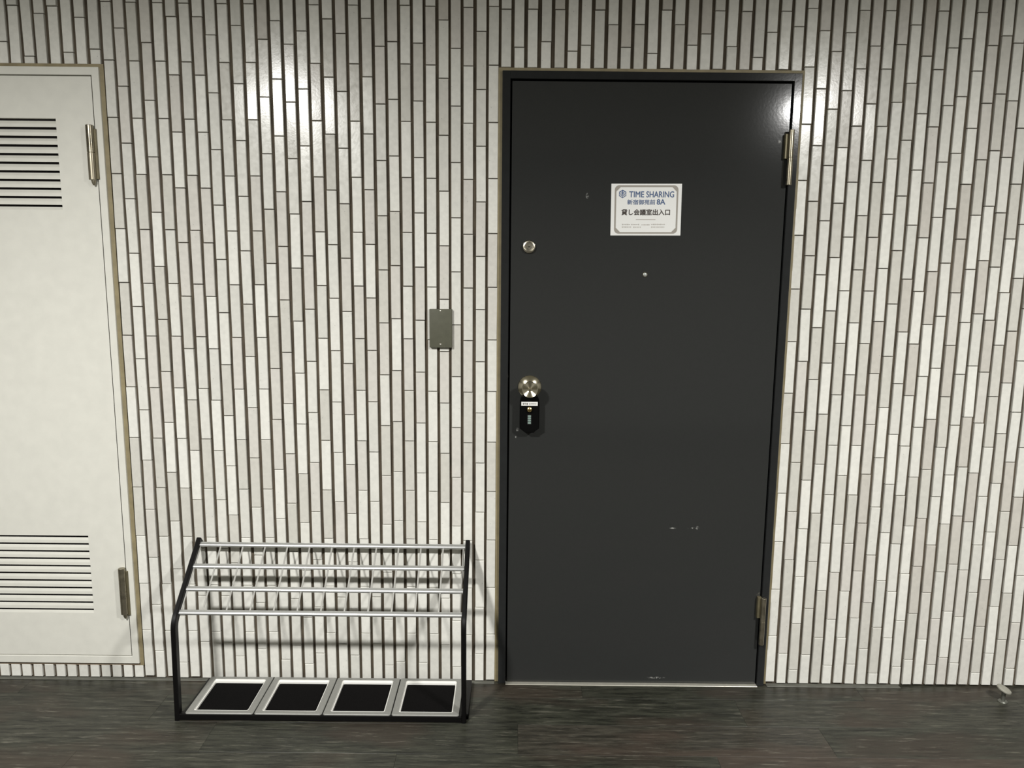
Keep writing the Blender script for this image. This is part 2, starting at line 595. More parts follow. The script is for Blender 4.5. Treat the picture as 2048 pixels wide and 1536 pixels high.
# tiles fired a shade darker than their neighbours: x, z in millimetres of a point inside each
DARKER = {
    3: [(-1258, 1116), (-1174, 1451), (-1174, 1117), (-1133, 1631), (-1099, 1118), (-1056, 1585), (-1054, 1413), (-1014, 1597), (-1014, 1452), (-1013,
        1281), (-977, 1578), (-972, 1413), (-897, 1120), (-822, 1599), (-809, 1599), (-736, 1580), (-733, 1404), (-734, 1092), (-656, 1546), (-655,
        1377), (-617, 1601), (-534, 1370), (-534, 1082), (-493, 1282), (-457, 1583), (-455, 1242), (-456, 1103), (-419, 1165), (-379, 1347), (-378,
        1071), (-338, 1600), (-341, 1125), (-302, 1344), (-299, 1068), (-222, 1409), (-223, 1106), (-144, 1605), (-143, 1449), (-141, 1127), (-103,
        1548), (-64, 1450), (-63, 1278), (1425, 1277), (1152, 1450), (-1175, 944), (-1213, 701), (-1215, 526), (-1132, 978), (-857, 960), (-772, 982),
        (-771, 843), (-732, 1011), (-732, 727), (-653, 694), (-570, 599), (-538, 996), (-534, 695), (-493, 773), (-415, 653), (-301, 986), (-223,
        1020), (-182, 819), (-178, 646), (951, 1019), (958, 548), (1157, 942), (1193, 1001), (1193, 854), (1559, 1000), (956, 208), (1112, 319),
        (1146, 374), (1184, 334), (1233, 357), (1425, 268), (1456, 163), (1508, 337), (1553, 324), (1588, 95), (1509, 61), (1744, 143), (-1205, 2186),
        (-1206, 2060), (-1212, 1912), (-1128, 2144), (-1133, 2006), (-1055, 1951), (-974, 2098), (-695, 2028), (-531, 2182), (-418, 2012), (-377,
        2176), (-261, 2141), (-184, 2160), (-146, 2132), (304, 2110), (546, 2174), (710, 2140), (939, 2200), (951, 1914), (987, 2171), (993, 2007),
        (1037, 1915), (1074, 1964), (1104, 2180), (1073, 1803), (1188, 2180), (1317, 1786), (1460, 2176), (1467, 2030), (1467, 1882), (1555, 1864),
        (1109, 2027)],
    4: [(-1254, 1595), (-1256, 1291), (-1174, 1603), (-1134, 1340), (-1137, 1170), (-1093, 1604), (-1055, 1240), (-938, 1078), (-856, 1222), (-813,
        1454), (-774, 1521), (-771, 1182), (-775, 1071), (-733, 1231), (-695, 1336), (-533, 1539), (-494, 1123), (-418, 1505), (-418, 1335), (-378,
        1518), (-182, 1168), (1107, 1520), (1116, 1350), (1239, 1407), (993, 1159), (949, 1558), (952, 1392), (1032, 1559), (1029, 1216), (911, 1284),
        (1468, 1644), (1552, 1525), (1592, 1603), (1626, 1327), (1148, 1599), (1069, 1118), (1151, 1119), (1226, 1099), (948, 1097), (1591, 1090),
        (-1255, 787), (-1254, 614), (-1173, 766), (-1175, 601), (-1129, 659), (-1094, 615), (-1053, 903), (-1054, 572), (-1022, 789), (-933, 560),
        (-893, 782), (-843, 705), (-816, 774), (-731, 575), (-692, 663), (-613, 941), (-614, 598), (-417, 825), (-377, 838), (-341, 944), (-339, 774),
        (-338, 623), (-220, 728), (-141, 946), (-141, 776), (-62, 777), (913, 944), (955, 881), (960, 710), (996, 822), (1029, 877), (1039, 536),
        (1228, 1026), (1121, 681), (1150, 603), (1311, 639), (1362, 657), (1385, 705), (1433, 941), (1475, 509), (1598, 942), (1633, 815), (1673,
        555), (950, 372), (995, 144), (1025, 346), (1030, 200), (1073, 264), (1072, 103), (1236, 220), (1269, 129), (1389, 185), (1628, 132), (1709,
        262), (1703, 115), (-1170, 2144), (-1128, 1706), (-896, 1964), (-1255, 1800), (-574, 2102), (-585, 1749), (-534, 2055), (-496, 1964), (-453,
        2103), (-417, 2165), (-339, 1976), (-104, 2059), (-695, 1850), (-300, 2032), (-220, 1922), (138, 2145), (386, 2111), (505, 2112), (629, 2225),
        (256, 2222), (1070, 2136), (1189, 2042), (1235, 1917), (1517, 2067), (1512, 1901)],
    5: [(1272, 1320), (1307, 1600), (1350, 1344), (1433, 1601), (1433, 1445), (1507, 1382), (1556, 1189), (1632, 1165), (1314, 1121), (1432, 1122),
        (1195, 1181), (1194, 682), (1193, 506), (1150, 462), (1380, 530), (1392, 856), (1428, 464), (1506, 532), (1511, 869), (1554, 685), (1673,
        708), (1715, 600), (1391, 313), (1627, 306), (-776, 2173), (-618, 1974), (-222, 2203), (138, 2224), (342, 2172), (466, 2224), (585, 2193),
        (1266, 2167), (1471, 1731)],
}


def tint_of(x, z0, z1):
    for t, pts in DARKER.items():
        for (px, pz) in pts:
            if abs(px / 1000.0 - x) < 0.019 and z0 - 0.001 < pz / 1000.0 < z1 + 0.001:
                return t
    if -1.85 < x < 1.80:
        return RND.choices((0, 1, 2), (0.45, 0.35, 0.20))[0]
    return RND.choices(range(len(TINTS)), TW)[0]


tile_mesh = {}
SV, SF, SM = [], [], []
for i, (x, z0, z1) in enumerate(pieces):
    t = tint_of(x, z0, z1)
    h = round(z1 - z0, 3)
    loc = Vector((x + RND.uniform(-.0005, .0005), RND.uniform(-0.0008, 0.0008), (z0 + z1) / 2))
    rot = Matrix.Rotation(RND.gauss(0, 0.010), 4, 'X') @ Matrix.Rotation(RND.gauss(0, 0.014), 4, 'Z') \
        @ Matrix.Rotation(RND.gauss(0, 0.002), 4, 'Y')
    if i in single:
        key = (h, t)
        if key not in tile_mesh:
            v, f = tile_geo(h)
            me = bpy.data.meshes.new('tile')
            me.from_pydata(v, [], f)
            me.materials.append(TINTS[t])
            tile_mesh[key] = me
        o = bpy.data.objects.new('tile', tile_mesh[key])
        o.matrix_basis = Matrix.Translation(loc) @ rot
        o.parent = wall
        COL.objects.link(o)
    else:
        v, f = tile_geo(z1 - z0)
        n = len(SV)
        mw = Matrix.Translation(loc) @ rot
        SV += [tuple(mw @ Vector(q)) for q in v]
        SF += [tuple(n + q for q in ff) for ff in f]
        SM += [t] * len(f)
me = bpy.data.meshes.new('remaining_tiles')
me.from_pydata(SV, [], SF)
for t in TINTS:
    me.materials.append(t)
me.polygons.foreach_set('material_index', SM)
o = bpy.data.objects.new('remaining_tiles', me)
o.parent = wall
o['kind'] = 'stuff'
COL.objects.link(o)


# ------------------------------------------------------------------ hinges
def hinge(parent, x, y, r, z0, z1, plate, tip, metal='bronze'):
    bm = bmesh.new()
    zm = (z0 + z1) / 2
    c = 0.0012
    lathe(bm, [(r - c, 0), (r, c), (r, zm - z0 - 0.0012), (r - 0.0012, zm - z0 - 0.0004),
               (r - 0.0012, zm - z0 + 0.0004), (r, zm - z0 + 0.0012), (r, z1 - z0 - c), (r - c, z1 - z0)], (x, y, z0), 'Z', 24)
    h = obj('hinge', bm, metal, parent, smooth=True)
    if tip:
        obj('pin_tip', lathe(bmesh.new(), [(0.6 * r, 0), (0.55 * r, -0.008), (0.25 * r, -0.016)], (x + 0.002, y, z0), 'Z', 16),
            metal, h, smooth=True)
    obj('hinge_plate', B(*plate, bev=0.0008), 'dull_bronze', h)
    return h


# ------------------------------------------------------------------ door_1: white louvred cupboard door
d1 = thing('door_1', 'white steel cupboard door with two louvred vents', 'door', ((D1[0] + D1[1]) / 2, 0, D1[2]), 'structure')
FY = -0.008                                   # frame face
LY = -0.006                                   # leaf face
lx0, lx1, lz0, lz1 = D1[0] + 0.0235, -1.3055, 0.0900, 1.9985
bm = bmesh.new()
box(bm, lx1 + 0.0028, D1[1], FY, 0.10, D1[2], D1[3], 0.0012)
box(bm, D1[0], lx0 - 0.0028, FY, 0.10, D1[2], D1[3], 0.0012)
box(bm, lx0 - 0.004, lx1 + 0.004, FY, 0.10, lz1 + 0.0035, D1[3], 0.0012)
box(bm, lx0 - 0.004, lx1 + 0.004, FY, 0.10, D1[2], lz0 - 0.0030, 0.0012)
obj('frame', bm, 'white_paint', d1)
obj('frame_stop', B(lx0 - 0.01, lx1 + 0.01, 0.040, 0.090, lz0 - 0.01, lz1 + 0.01), 'dark', d1)
slit1 = [1.8695 - 0.0262 * i for i in range(11)]
slit2 = [0.5170 - 0.02606 * i for i in range(11)]
vx0, vx1 = lx0 + 0.115, -1.4235
SH = 0.0033
vents = [(slit2[-1] - 0.014, slit2[0] + SH), (slit1[-1] - 0.014, slit1[0] + SH)]
bm = bmesh.new()
box(bm, lx0, vx0, LY, 0.030, lz0, lz1)
box(bm, vx1, lx1, LY, 0.030, lz0, lz1)
zz = [lz0, vents[0][0], vents[0][1], vents[1][0], vents[1][1], lz1]
for a, b_ in ((zz[0], zz[1]), (zz[2], zz[3]), (zz[4], zz[5])):
    box(bm, vx0, vx1, LY, 0.030, a, b_)
bmesh.ops.remove_doubles(bm, verts=bm.verts[:], dist=1e-5)
leaf = obj('leaf', bm, 'white_paint', d1)
for sl in (slit1, slit2):
    for i, z in enumerate(sl):
        zt = z - SH + (0.0004 if sl is slit1 else -0.0008)
        ze = (sl[i + 1] + SH) if i < 10 else z - 0.014
        yi = 0.0035 if sl is slit1 else -0.0030
        pr = [(yi, zt), (yi - 0.0013, zt - 0.0012), (LY, z - 0.0125), (LY, ze), (LY + 0.0016, ze),
              (LY + 0.0016, z - 0.0125), (yi + 0.0005, zt - 0.0012), (yi + 0.0018, zt)]
        bm = bmesh.new()
        a = [bm.verts.new((vx0, y, zq)) for y, zq in pr]
        b_ = [bm.verts.new((vx1, y, zq)) for y, zq in pr]
        n = len(pr)
        bm.faces.new(a)
        bm.faces.new(b_[::-1])
        for q in range(n):
            bm.faces.new((a[q], b_[q], b_[(q + 1) % n], a[(q + 1) % n]))
        bmesh.ops.recalc_face_normals(bm, faces=bm.faces[:])
        obj('louvre_slat', bm, 'white_paint', leaf)
obj('vent_shade_sheet', B(vx0 - 0.001, vx1 + 0.001, 0.0062, 0.0080, vents[1][0] - 0.001, vents[1][1] + 0.001), 'dark', leaf)  # dark sheets added behind the slits for the shade inside the leaf
obj('vent_shade_sheet', B(vx0 - 0.001, vx1 + 0.001, 0.0022, 0.0040, vents[0][0] - 0.001, vents[0][1] + 0.001), 'dark', leaf)
hinge(d1, -1.3155, -0.016, 0.0115, 1.687, 1.853, (-1.3065, -1.2975, -0.014, -0.006, 1.690, 1.842), True)
hinge(d1, -1.3135, -0.016, 0.0115, 0.246, 0.410, (-1.3050, -1.2960, -0.014, -0.006, 0.240, 0.398), True)
bm = bmesh.new()
box(bm, D1[1], D1[1] + SEAL + 0.002, 0.0005, 0.02, D1[2] - SEAL, D1[3] + SEAL)
box(bm, D1[0] - SEAL, D1[0], 0.0005, 0.02, D1[2] - SEAL, D1[3] + SEAL)
box(bm, D1[0], D1[1], 0.0005, 0.02, D1[3], D1[3] + SEAL)
obj('sealant', bm, 'sealant', d1)
obj('sill_sealant', B(D1[0], D1[1], 0.0005, 0.02, D1[2] - SEAL, D1[2]), 'brown_sealant', d1)

# ------------------------------------------------------------------ door_2: charcoal door
d2 = thing('door_2', 'charcoal painted steel door with round knob and notice', 'door', ((D2[0] + D2[1]) / 2, 0, 0), 'structure')
FY2 = -0.010
LY2 = -0.004
lx0, lx1, lz0, lz1 = -0.0065, 0.8570, 0.0050, 1.9985
bm = bmesh.new()
box(bm, D2[0], -0.0120, FY2, 0.11, 0.0, D2[3], 0.0012)
box(bm, 0.8615, D2[1], FY2, 0.11, 0.0, D2[3], 0.0012)
box(bm, -0.0135, 0.8630, FY2, 0.11, 2.0040, D2[3], 0.0012)
obj('frame', bm, 'black_frame', d2)
obj('frame_stop', B(-0.02, 0.87, 0.042, 0.10, 0.0, 2.01), 'dark', d2)
leaf2 = obj('leaf', B(lx0, lx1, LY2, 0.036, lz0, lz1, bev=0.0012, seg=2), 'door_black', d2)
obj('threshold', B(-0.0118, 0.8613, -0.020, 0.04, 0.0, 0.0028, bev=0.001), 'threshold', d2)
hinge(d2, 0.8580, -0.0235, 0.0085, 1.6915, 1.8583, (0.8420, 0.8535, -0.019, -0.0042, 1.772, 1.847), False)
hinge(d2, 0.8630, -0.0235, 0.0085, 0.160, 0.3285, (0.8450, 0.8585, -0.019, -0.0042, 0.254, 0.328), False)
bm = bmesh.new()
box(bm, D2[1], D2[1] + SEAL, 0.0005, 0.02, 0.002, D2[3] + SEAL)
box(bm, D2[0] - SEAL - 0.002, D2[0], 0.0005, 0.02, 0.002, D2[3] + SEAL)
box(bm, D2[0], D2[1], 0.0005, 0.02, D2[3], D2[3] + SEAL)
obj('sealant', bm, 'sealant', d2)
# knob
kx, kz = 0.0592, 1.0430
rose = obj('knob_rose', lathe(bmesh.new(), [(0.0385, 0.0), (0.0385, 0.0030), (0.0370, 0.0050), (0.0160, 0.0144),
                                           (0.012, 0.0150)], (kx, LY2, kz), 'Y', 48, -1), 'brass', d2, smooth=True)
knob = obj('knob', lathe(bmesh.new(), [(0.0110, 0.010), (0.0110, 0.036), (0.0160, 0.040), (0.0235, 0.046), (0.0262, 0.053),
                                      (0.0262, 0.0595), (0.0256, 0.0615), (0.0245, 0.0622), (0.0060, 0.0540), (0.0056, 0.0556),
                                      (0.0028, 0.0558)], (kx, LY2, kz), 'Y', 64, -1), 'brass', d2, smooth=True)
obj('keyhole', B(kx - 0.0008, kx + 0.0008, LY2 - 0.0562, LY2 - 0.052, kz - 0.0030, kz + 0.0030), 'dark', knob)
# deadlock cylinder
dx, dz = 0.0514, 1.4945
lock = obj('deadlock', lathe(bmesh.new(), [(0.0215, 0.0), (0.0215, 0.003), (0.0190, 0.0095), (0.0150, 0.0105), (0.0142, 0.0070),
                                          (0.0085, 0.0062), (0.0080, 0.0082), (0.0030, 0.0084)], (dx, LY2, dz), 'Y', 40, -1),
           'steel', d2, smooth=True)
obj('keyhole', B(dx - 0.0036, dx + 0.0036, LY2 - 0.0088, LY2 - 0.004, dz - 0.0012, dz + 0.0012), 'dark', lock)
pe = obj('peephole', lathe(bmesh.new(), [(0.0082, 0.0), (0.0082, 0.0018), (0.0066, 0.0036), (0.0052, 0.0036)],
                           (0.4236, LY2, 1.4110), 'Y', 28, -1), 'steel', d2, smooth=True)
obj('peephole_lens', lathe(bmesh.new(), [(0.0052, 0.0020), (0.0050, 0.0038), (0.0034, 0.0046), (0.0010, 0.0050)],
                           (0.4236, LY2, 1.4110), 'Y', 24, -1), 'glass', pe, smooth=True)

# ------------------------------------------------------------------ key box hanging from the knob
kb = thing('key_box', 'black combination key box hanging from the door knob', 'key box', (kx, LY2, 0.8972))
BY0, BY1 = -0.0380, -0.0050
prof = [(-0.0130, 0.8967), (0.0145, 0.8967), (0.0200, 0.9037), (0.0315, 0.9112), (0.0320, 0.9902), (0.0300, 1.0052),
        (0.0240, 1.0162), (-0.0240, 1.0162), (-0.0300, 1.0052), (-0.0320, 0.9902), (-0.0320, 0.9112), (-0.0195, 0.9012)]
bm = prism(bmesh.new(), [(kx + 0.0005 + px, pz) for px, pz in prof], BY0, BY1)
bmesh.ops.bevel(bm, geom=[e for e in bm.edges if abs(e.verts[0].co.y - e.verts[1].co.y) < 1e-6 and e.verts[0].co.y < -0.03],
                offset=0.0025, segments=2, affect='EDGES')
obj('body', bm, 'black_plastic', kb)
bm = bmesh.new()
path = [(kx - 0.017, 1.0122), (kx - 0.017, 1.0402)]
for i in range(0, 13):
    a = math.pi - math.pi * i / 12
    path.append((kx + 0.017 * math.cos(a), 1.0442 + 0.017 * math.sin(a)))
path += [(kx + 0.017, 1.0402), (kx + 0.017, 1.0122)]
rings = []
for i, (px, pz) in enumerate(path):
    q0, q1 = path[max(0, i - 1)], path[min(len(path) - 1, i + 1)]
    t = Vector((q1[0] - q0[0], 0, q1[1] - q0[1])).normalized()
    nrm = Vector((-t.z, 0, t.x))
    rings.append([bm.verts.new(Vector((px, -0.030, pz)) + nrm * 0.004 * math.cos(a) + Vector((0, 0.004 * math.sin(a), 0)))
                  for a in [2 * math.pi * k / 10 for k in range(10)]])
for a, b_ in zip(rings, rings[1:]):
    for k in range(10):
        bm.faces.new((a[k], a[(k + 1) % 10], b_[(k + 1) % 10], b_[k]))
bm.faces.new(rings[0])
bm.faces.new(rings[-1])
bmesh.ops.recalc_face_normals(bm, faces=bm.faces[:])
obj('shackle', bm, 'black_plastic', kb, smooth=True)
lab = obj('label_strip', B(kx - 0.0268, kx + 0.0262, BY0 - 0.0008, BY0 + 0.001, 0.9867, 0.9997), 'paper', kb)
bm = bmesh.new()
for (a, c_, z0, z1) in ((-0.0225, -0.0170, 0.9902, 0.9962), (-0.0160, -0.0125, 0.9902, 0.9962), (-0.0105, -0.0055, 0.9892, 0.9960),
                        (-0.0020, 0.0040, 0.9908, 0.9947), (0.0050, 0.0105, 0.9912, 0.9954), (0.0115, 0.0165, 0.9912, 0.9954),
                        (0.0175, 0.0220, 0.9914, 0.9952)):
    for s in (0, 1):
        m_ = (z0 + z1) / 2
        box(bm, kx + a + s * 0.0006, kx + c_ - s * 0.0008, BY0 - 0.0010, BY0 - 0.0007, (z0 if s else m_ + 0.0007), (m_ - 0.0007 if s else z1))
obj('label_print', bm, 'sign_dark', lab)
obj('button', lathe(bmesh.new(), [(0.0090, 0.0), (0.0090, 0.004), (0.0075, 0.0075), (0.0040, 0.0095), (0.0010, 0.0100)],
                    (kx - 0.0002, BY0, 0.9747), 'Y', 28, -1), 'gold', kb, smooth=True)
obj('dial_window', B(kx - 0.0075, kx + 0.0070, BY0 - 0.0006, BY0 + 0.001, 0.9247, 0.9567, bev=0.0004), 'dark', kb)
for i in range(4):
    zc = 0.9522 - 0.0074 * i
    obj('dial_wheel', lathe(bmesh.new(), [(0.0085, -0.0031), (0.0092, -0.0024), (0.0092, 0.0024), (0.0085, 0.0031)],
                            (kx - 0.0002, BY0 + 0.0070, zc), 'Z', 20), 'dial', kb)

# ------------------------------------------------------------------ notice on the door
SX, SZ, SU = 0.4195, 1.6137, 0.222 / 1496.0
sg = thing('notice_sign', 'white laminated meeting room notice stuck on the charcoal door', 'sign', (SX, LY2, SZ))
SGY = LY2 - 0.0012


def sp(x, y):
    return (SX + (x - 977) * SU, SZ - (y - 718.5) * SU)


def rrect(x0, y0, x1, y1, r, n=6, chamfer=False):
    pts = []
    for (cx, cy, a0) in ((x1 - r, y0 + r, -90), (x1 - r, y1 - r, 0), (x0 + r, y1 - r, 90), (x0 + r, y0 + r, 180)):
        for i in range(n + 1):
            if chamfer:
                a, b_ = math.radians(a0), math.radians(a0 + 90)
                t = i / n
                pts.append(sp(cx + r * (math.cos(a) * (1 - t) + math.cos(b_) * t), cy + r * (math.sin(a) * (1 - t) + math.sin(b_) * t)))
            else:
                a = math.radians(a0 + 90 * i / n)
                pts.append(sp(cx + r * math.cos(a), cy + r * math.sin(a)))
    return pts


(ax, az), (bx, bz) = sp(229, 180), sp(1725, 1257)
obj('sheet', B(ax, bx, SGY, LY2 - 0.0001, bz, az), 'paper', sg)
obj('border', ring(bmesh.new(), rrect(303, 212, 1652, 1220, 95), rrect(338, 250, 1617, 1186, 92, chamfer=True), SGY - 0.0004, SGY), 'sign_grey', sg)


def text(body, x0, y0, x1, y1, m, parent, bold=0.0):
    cu = bpy.data.curves.new('lettering', 'FONT')
    cu.body = body
    cu.size = 1.0
    cu.resolution_u = 3
    ob = bpy.data.objects.new('tmp', cu)
    COL.objects.link(ob)
    dg = bpy.context.evaluated_depsgraph_get()
    dg.update()
    me0 = bpy.data.meshes.new_from_object(ob.evaluated_get(dg))
    bpy.data.objects.remove(ob, do_unlink=True)
    bpy.data.curves.remove(cu)
    bm = bmesh.new()
    bm.from_mesh(me0)
    bpy.data.meshes.remove(me0)
    if not bm.verts:
        return None
    mnx, mxx = min(v.co.x for v in bm.verts), max(v.co.x for v in bm.verts)
    mny, mxy = min(v.co.y for v in bm.verts), max(v.co.y for v in bm.verts)
    for v in bm.verts:
        u = (v.co.x - mnx) / (mxx - mnx)
        t = (v.co.y - mny) / (mxy - mny)
        X, Z = sp(x0 + u * (x1 - x0), y1 + t * (y0 - y1))
        v.co = Vector((X, SGY - 0.0004, Z))
    base_geo = bm.verts[:] + bm.edges[:] + bm.faces[:]
    for k, (sx, sz) in enumerate(((-1, 0), (1, 0), (0, 1), (0, -1))):
        if bold:
            d = bmesh.ops.duplicate(bm, geom=base_geo)
            vs = [g for g in d['geom'] if isinstance(g, bmesh.types.BMVert)]
            bmesh.ops.translate(bm, verts=vs, vec=(sx * bold * SU, -0.00001 * (k + 1), sz * bold * SU))
    return obj('lettering', bm, m, parent)


text('TIME', 612, 340, 925, 460, 'sign_blue', sg, 3.0)
text('SHARING', 975, 338, 1562, 462, 'sign_blue', sg, 3.0)
text('新宿御苑前', 575, 508, 1166, 614, 'sign_blue', sg, 2.0)
text('8A', 1202, 502, 1378, 610, 'sign_blue', sg, 4.0)
text('貸し会議室出入口', 455, 708, 1486, 832, 'sign_dark', sg, 4.0)


def bar(bm, x0, y0, x1, y1):
    (a, z1), (b_, z0) = sp(x0, y0), sp(x1, y1)
    return box(bm, a, b_, SGY - 0.0004, SGY, z0, z1)


obj('rule', bar(bmesh.new(), 765, 919, 1182, 933), 'sign_pale', sg)
bm = bmesh.new()
for (a, c_, y) in ((470, 655, 1028), (665, 845, 1028), (885, 1060, 1034), (1095, 1390, 1026), (468, 682, 1082), (712, 872, 1084), (1095, 1390, 1082)):
    x = a
    while x < c_ - 10:
        wd = RND.choice((18, 24, 28))
        hh = RND.choice((9, 11, 13))
        bar(bm, x, y - hh, min(x + wd, c_), y - hh * 0.2)
        bar(bm, x + 3, y + hh * 0.2, min(x + wd - 2, c_), y + hh)
        x += wd + 7
obj('fine_print', bm, 'sign_pale', sg)
# tree-like hexagon emblem: pale hexagon, dark stem and branches
hx, hy = 471, 392
lg = obj('emblem', prism(bmesh.new(), [sp(hx + 88 * math.cos(math.radians(90 + 60 * i)), hy - 88 * math.sin(math.radians(90 + 60 * i)))
                                       for i in range(6)], SGY - 0.0003, SGY), 'sign_blue', sg)
bm = bmesh.new()


def stroke(bm, x0, y0, x1, y1, wd):
    d = Vector((x1 - x0, y1 - y0)).normalized()
    nx, ny = -d.y * wd / 2, d.x * wd / 2
    pts = [sp(x0 + nx, y0 + ny), sp(x1 + nx, y1 + ny), sp(x1 - nx, y1 - ny), sp(x0 - nx, y0 - ny)]
    a = [bm.verts.new((p[0], SGY - 0.0005, p[1])) for p in pts]
    bm.faces.new(a)


for s in (-1, 1):
    stroke(bm, hx + s * 10, hy - 52, hx + s * 66, hy - 16, 12)
    stroke(bm, hx + s * 10, hy - 22, hx + s * 66, hy + 14, 12)
    stroke(bm, hx + s * 10, hy + 10, hx + s * 62, hy + 44, 12)
    stroke(bm, hx + s * 12, hy + 44, hx + s * 34, hy + 60, 12)
    stroke(bm, hx + s * 9, hy + 8, hx + s * 9, hy + 70, 5)
bmesh.ops.recalc_face_normals(bm, faces=bm.faces[:])
obj('emblem_branches', bm, 'paper', lg)
sg.rotation_euler = (0, -0.0085, 0)

# ------------------------------------------------------------------ blank box cover on the tiles
jb = thing('junction_box', 'small olive grey metal junction box cover on the white tiles', 'junction box', (-0.230, 0, 1.170))
obj('cover', B(-0.2665, -0.1935, -0.0135, -0.0008, 1.1700, 1.2950, bev=0.0022, seg=3), 'olive', jb, smooth=True)
for z in (1.1815, 1.2890):
    s = obj('screw', lathe(bmesh.new(), [(0.0030, 0.0), (0.0030, 0.0008), (0.0020, 0.0018), (0.0006, 0.0021)], (-0.2310, -0.0135, z), 'Y', 16, -1),
            'screw', jb, smooth=True)

# ------------------------------------------------------------------ umbrella stand
us = thing('umbrella_stand', 'black framed umbrella stand with silver rails and four drip trays', 'umbrella stand', (-0.594, -0.13, 0.0))
XL, XR = (-1.0575, -1.0420), (-0.1490, -0.1340)


def side_frame(x0, x1, lean):
    """flat tube: up from the floor, over a bend and back towards the wall"""
    hw = 0.0130
    pts = [(-0.2350, 0.0), (-0.2350, 0.300)]
    c = Vector((-0.2350 + 0.055, 0.300))
    ang = math.radians(49)
    for i in range(1, 9):
        a = math.pi - ang * i / 8
        pts.append((c.x + 0.055 * math.cos(a), c.y + 0.055 * math.sin(a)))
    d = Vector((math.sin(ang), math.cos(ang)))
    last = Vector(pts[-1])
    k = (-0.016 - last.x) / d.x
    pts.append((last.x + d.x * k, last.y + d.y * k))
    bm = bmesh.new()
    secs = []
    for i, q in enumerate(pts):
        q0, q1 = pts[max(0, i - 1)], pts[min(len(pts) - 1, i + 1)]
        t = Vector((q1[0] - q0[0], q1[1] - q0[1])).normalized()
        nn = Vector((-t.y, t.x))
        sec = []
        b_ = 0.003
        for (u, v) in ((x0 + b_, -hw), (x1 - b_, -hw), (x1, -hw + b_), (x1, hw - b_), (x1 - b_, hw), (x0 + b_, hw), (x0, hw - b_), (x0, -hw + b_)):
            sec.append(bm.verts.new((u + lean * q[1], q[0] + nn.x * v, q[1] + nn.y * v)))
        secs.append(sec)
    for a, b2 in zip(secs, secs[1:]):
        for k in range(8):
            bm.faces.new((a[k], a[(k + 1) % 8], b2[(k + 1) % 8], b2[k]))
    bm.faces.new(secs[0])
    bm.faces.new(secs[-1])
    bmesh.ops.recalc_face_normals(bm, faces=bm.faces[:])
    obj('side_frame', bm, 'black_metal', us, smooth=True)
    return pts[-2], pts[-1]


for xx in (XL, XR):
    s0, s1 = side_frame(*xx, 0.013 if xx is XL else 0.0)
SL = Vector((s1[0] - s0[0], s1[1] - s0[1])).normalized()      # slope direction in y,z


def slope_z(y):
    return s0[1] + (y - s0[0]) * SL.y / SL.x


obj('front_rail', B(XL[0] + 0.004, XR[1], -0.2450, -0.2255, 0.0, 0.0215, bev=0.003, seg=2), 'black_metal', us)
bm = B(-1.0360, -0.1270, -0.2255, -0.0220, 0.0, 0.0100)
box(bm, -1.0360, -1.0240, -0.2255, -0.0220, 0.0, 0.0185, 0.0015)
box(bm, -0.1570, -0.1270, -0.2255, -0.0220, 0.0, 0.0185, 0.0015)
box(bm, -1.0360, -0.1270, -0.0260, -0.0220, 0.0, 0.0185, 0.001)
base = obj('base_pan', bm, 'black_metal', us)
nrm = Vector((-SL.y, SL.x))                                   # up out of the slope


def rail(y, hs=0.0078, ht=0.0056):
    zc = slope_z(y)
    bm = bmesh.new()
    secs = []
    for x in (XL[1] - 0.001, XR[0] + 0.001):
        sec = []
        for i in range(16):
            a = 2 * math.pi * (i + 0.5) / 16
            u = max(-1, min(1, 1.15 * math.cos(a))) * hs
            v = max(-1, min(1, 1.15 * math.sin(a))) * ht
            sec.append(bm.verts.new((x, y + SL.x * u + nrm.x * v, zc + SL.y * u + nrm.y * v)))
        secs.append(sec)
    for i in range(16):
        bm.faces.new((secs[0][i], secs[0][(i + 1) % 16], secs[1][(i + 1) % 16], secs[1][i]))
    bm.faces.new(secs[0])
    bm.faces.new(secs[1])
    bmesh.ops.recalc_face_normals(bm, faces=bm.faces[:])
    return obj('rail', bm, 'alu', us, smooth=True)


RAILS = (-0.0300, -0.0900, -0.1500, -0.2100)
for y in RAILS:
    rail(y)


def rod(x):
    bm = bmesh.new()
    y0, y1 = RAILS[-1] - 0.002, RAILS[0] + 0.002
    a = Vector((x, y0, slope_z(y0))) + Vector((0, nrm.x, nrm.y)) * -0.003
    b_ = Vector((x, y1, slope_z(y1))) + Vector((0, nrm.x, nrm.y)) * -0.003
    d = (b_ - a).normalized()
    e1 = Vector((1, 0, 0))
    e2 = d.cross(e1)
    r = 0.0029
    A = [bm.verts.new(a + e1 * r * math.cos(t) + e2 * r * math.sin(t)) for t in [2 * math.pi * k / 8 for k in range(8)]]
    C_ = [bm.verts.new(b_ + e1 * r * math.cos(t) + e2 * r * math.sin(t)) for t in [2 * math.pi * k / 8 for k in range(8)]]
    for k in range(8):
        bm.faces.new((A[k], A[(k + 1) % 8], C_[(k + 1) % 8], C_[k]))
    bm.faces.new(A)
    bm.faces.new(C_)
    bmesh.ops.recalc_face_normals(bm, faces=bm.faces[:])
    obj('divider_rod', bm, 'rod', us, smooth=True)


cell = (XR[0] - XL[1]) / 12.0
for i in range(1, 12):
    rod(XL[1] + cell * i)
for xx in (XL[1] + 0.006, XR[0] - 0.006):
    rod(xx)


def loop(x0, x1, y0, y1, r, z, n=4):
    pts = []
    for (cx, cy, a0) in ((x1 - r, y0 + r, -90), (x1 - r, y1 - r, 0), (x0 + r, y1 - r, 90), (x0 + r, y0 + r, 180)):
        for i in range(n + 1):
            a = math.radians(a0 + 90 * i / n)
            pts.append((cx + r * math.cos(a), cy + r * math.sin(a), z))
    return pts


